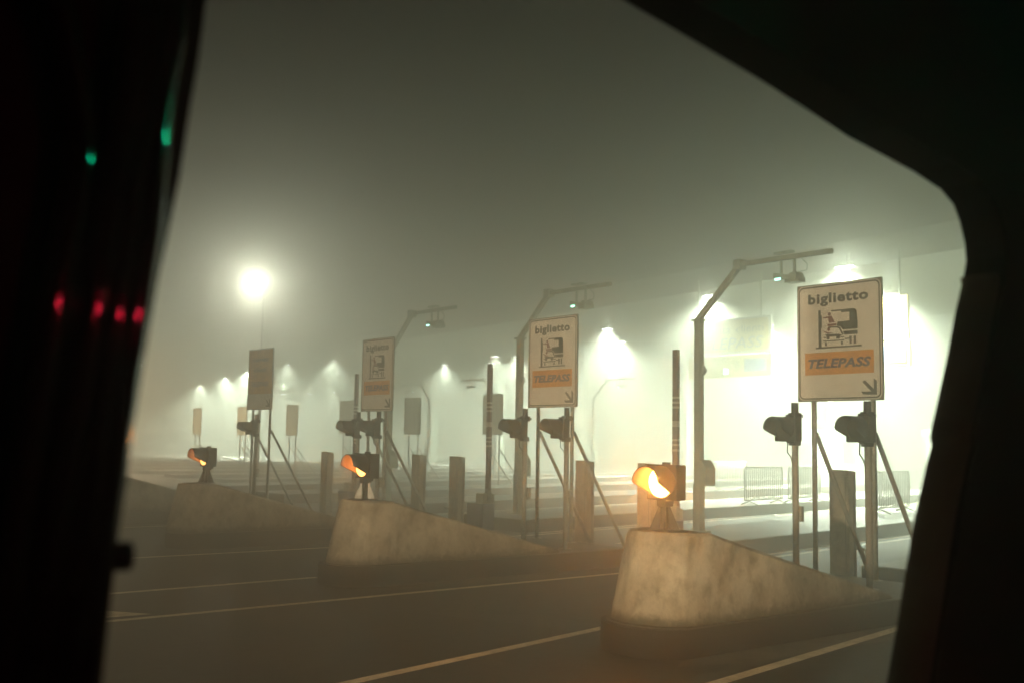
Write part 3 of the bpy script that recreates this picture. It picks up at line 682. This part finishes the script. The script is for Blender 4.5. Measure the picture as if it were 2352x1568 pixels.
# ------------------------------------------------------------------ the van we look out of
vn = thing('van', 'dark van interior framing the view, black window frame and posts', 'van', (0, 0, 0))
YI, YO = .60, .65
left_pts = [(492, -90), (470, 20), (466, 60), (452, 160), (436, 250), (414, 400), (385, 540), (362, 650), (334, 820), (304, 1000), (292, 1110), (270, 1250), (255, 1350), (242, 1450), (231, 1568), (212, 1720)]
right_pts = [(2010, 1720), (2045, 1568), (2060, 1480), (2074, 1400), (2090, 1300), (2110, 1180), (2136, 1060), (2147, 1022), (2143, 1004), (2146, 985), (2165, 900), (2186, 800), (2202, 715), (2216, 655), (2213, 638), (2219, 600), (2216, 560), (2205, 510), (2190, 470), (2160, 435), (2100, 395), (1950, 315), (1850, 250), (1740, 180), (1600, 98), (1430, 0), (1290, -90)]
loop = [on_y(u, v, YI) for u, v in left_pts] + [on_y(u, v, YO) for u, v in right_pts]
loop = [(p.x, p.z) for p in loop]
cx, cz = .62, 2.1
mb = MB(); n = len(loop); V = {}
big = []
for x, z in loop:
    dx, dz = x - cx, z - cz; k = max(abs(dx) / 2.3, abs(dz) / 1.0); big.append((cx + dx / k - .2, cz + dz / k - .35))
for y in (YI, YO):
    V[y] = ([mb.b.verts.new((x, y, z)) for x, z in loop], [mb.b.verts.new((x, y, z)) for x, z in big])
for k in range(n):
    j = (k + 1) % n
    mb.b.faces.new((V[YI][0][k], V[YI][0][j], V[YI][1][j], V[YI][1][k])); mb.b.faces.new((V[YO][0][k], V[YO][1][k], V[YO][1][j], V[YO][0][j]))
    mb.b.faces.new((V[YI][0][k], V[YO][0][k], V[YO][0][j], V[YI][0][j]))
mb.build('window_frame', M['van'], vn)
# rubber seal lining the forward edge of the opening
sl_pts = [p for p in right_pts if p[1] > 600]
mb = MB(); A = [on_y(u, v, YO) for u, v in sl_pts]
ra = []
for p in A:
    ra.append([mb.b.verts.new((p.x - .0, YO + .004, p.z)), mb.b.verts.new((p.x - .012, YO - .012, p.z)), mb.b.verts.new((p.x - .010, YO - .035, p.z)), mb.b.verts.new((p.x + .004, YO - .046, p.z))])
for q, z in zip(ra, ra[1:]):
    for k in range(3): mb.b.faces.new((q[k], q[k + 1], z[k + 1], z[k])).smooth = True
mb.build('rubber_seal', M['rubber'], vn)
kb = MB(); p = on_y(272, 1277, .59); kb.tube([p + Vector((-.03, .0, 0)), p + Vector((0, 0, 0)), p + Vector((.006, 0, 0))], .008, 12); kb.build('lock_knob', M['van'], vn)
RIBS = [[(95, -90), (135, 40), (165, 180), (180, 330), (165, 450), (120, 700), (75, 950), (40, 1150), (15, 1350), (-5, 1650)],
        [(312, -90), (300, 150), (272, 333), (240, 520), (207, 720), (160, 980), (120, 1200), (70, 1650)],
        [(356, -90), (340, 120), (322, 250), (292, 480), (260, 730), (235, 880), (190, 1200), (130, 1650)],
        [(400, -90), (384, 100), (365, 190), (352, 300), (333, 520), (306, 700), (280, 850), (230, 1200), (180, 1650)]]
for r in RIBS:
    mb = MB(); mb.tube([on_y(u, v, .588) for u, v in r], .010, 24); mb.build('pillar_trim', M['rib'], vn)
tp = MB(); tp.box((1.52, .12, 2.42), (1.56, .30, 2.56), .012); tr = tp.build('added_green_source', M['van'], vn)  # unseen light source added for the green reflections on the trim
tp = MB(); tp.box((1.43, .165, 2.50), (1.52, .235, 2.505)); tp.box((1.43, .165, 2.45), (1.52, .235, 2.455)); tp.box((1.43, .23, 2.455), (1.52, .236, 2.50)); tp.box((1.43, .164, 2.455), (1.52, .17, 2.50)); tp.build('hood', M['van'], tr)  # added baffle keeping the green light off the window frame
l = MB(); l.box((1.5, .2 - .014, 2.465), (1.519, .2 + .014, 2.493)); l.build('green_light', M['ledg'], tr)
tp = MB(); tp.box((.9, -1.29, 2.2), (1.06, -1.2, 2.3), .01); tr = tp.build('added_red_source', M['van'], vn)  # unseen light source added for the red reflections on the trim
tp = MB(); tp.box((.9955, -1.2, 2.2), (1.003, -.93, 2.3)); tp.build('hood', M['van'], tr)  # added baffle keeping the red light off the right-hand seal
l = MB(); l.box((.96, -1.199, 2.244), (.995, -1.19, 2.262)); l.build('red_light', M['ledr'], tr)
# cab shell
sh = MB()
sh.box((-1.75, -1.3, .42), (2.0, .6, .5)); sh.box((-1.75, -1.3, 2.72), (1.5, .64, 2.78)); sh.box((-1.75, -1.36, .5), (2.0, -1.3, 2.72)); sh.box((-1.81, -1.36, .42), (-1.75, .64, 2.78)); sh.box((2.0, -1.36, .42), (2.06, .6, 1.5)); sh.box((1.4, -1.3, 1.1), (2.0, .58, 1.42), .04)
sh.build('body_shell', M['van'], vn)

# ------------------------------------------------------------------ fog
mb = MB(); mb.box((-45, -40, -1.0), (150, 215, 11.6))
fogm = bpy.data.materials.new('fog'); fogm.use_nodes = True
fn = fogm.node_tree; fn.nodes.remove(fn.nodes['Principled BSDF'])
pv = fn.nodes.new('ShaderNodeVolumePrincipled'); pv.inputs['Density'].default_value = FOG; pv.inputs['Color'].default_value = (.92, .92, .86, 1); pv.inputs['Anisotropy'].default_value = .84
fn.links.new(pv.outputs[0], fn.nodes['Material Output'].inputs['Volume'])
hz = mb.build('haze', fogm); hz['kind'] = 'stuff'; hz['label'] = 'thick night fog over the whole toll plaza'
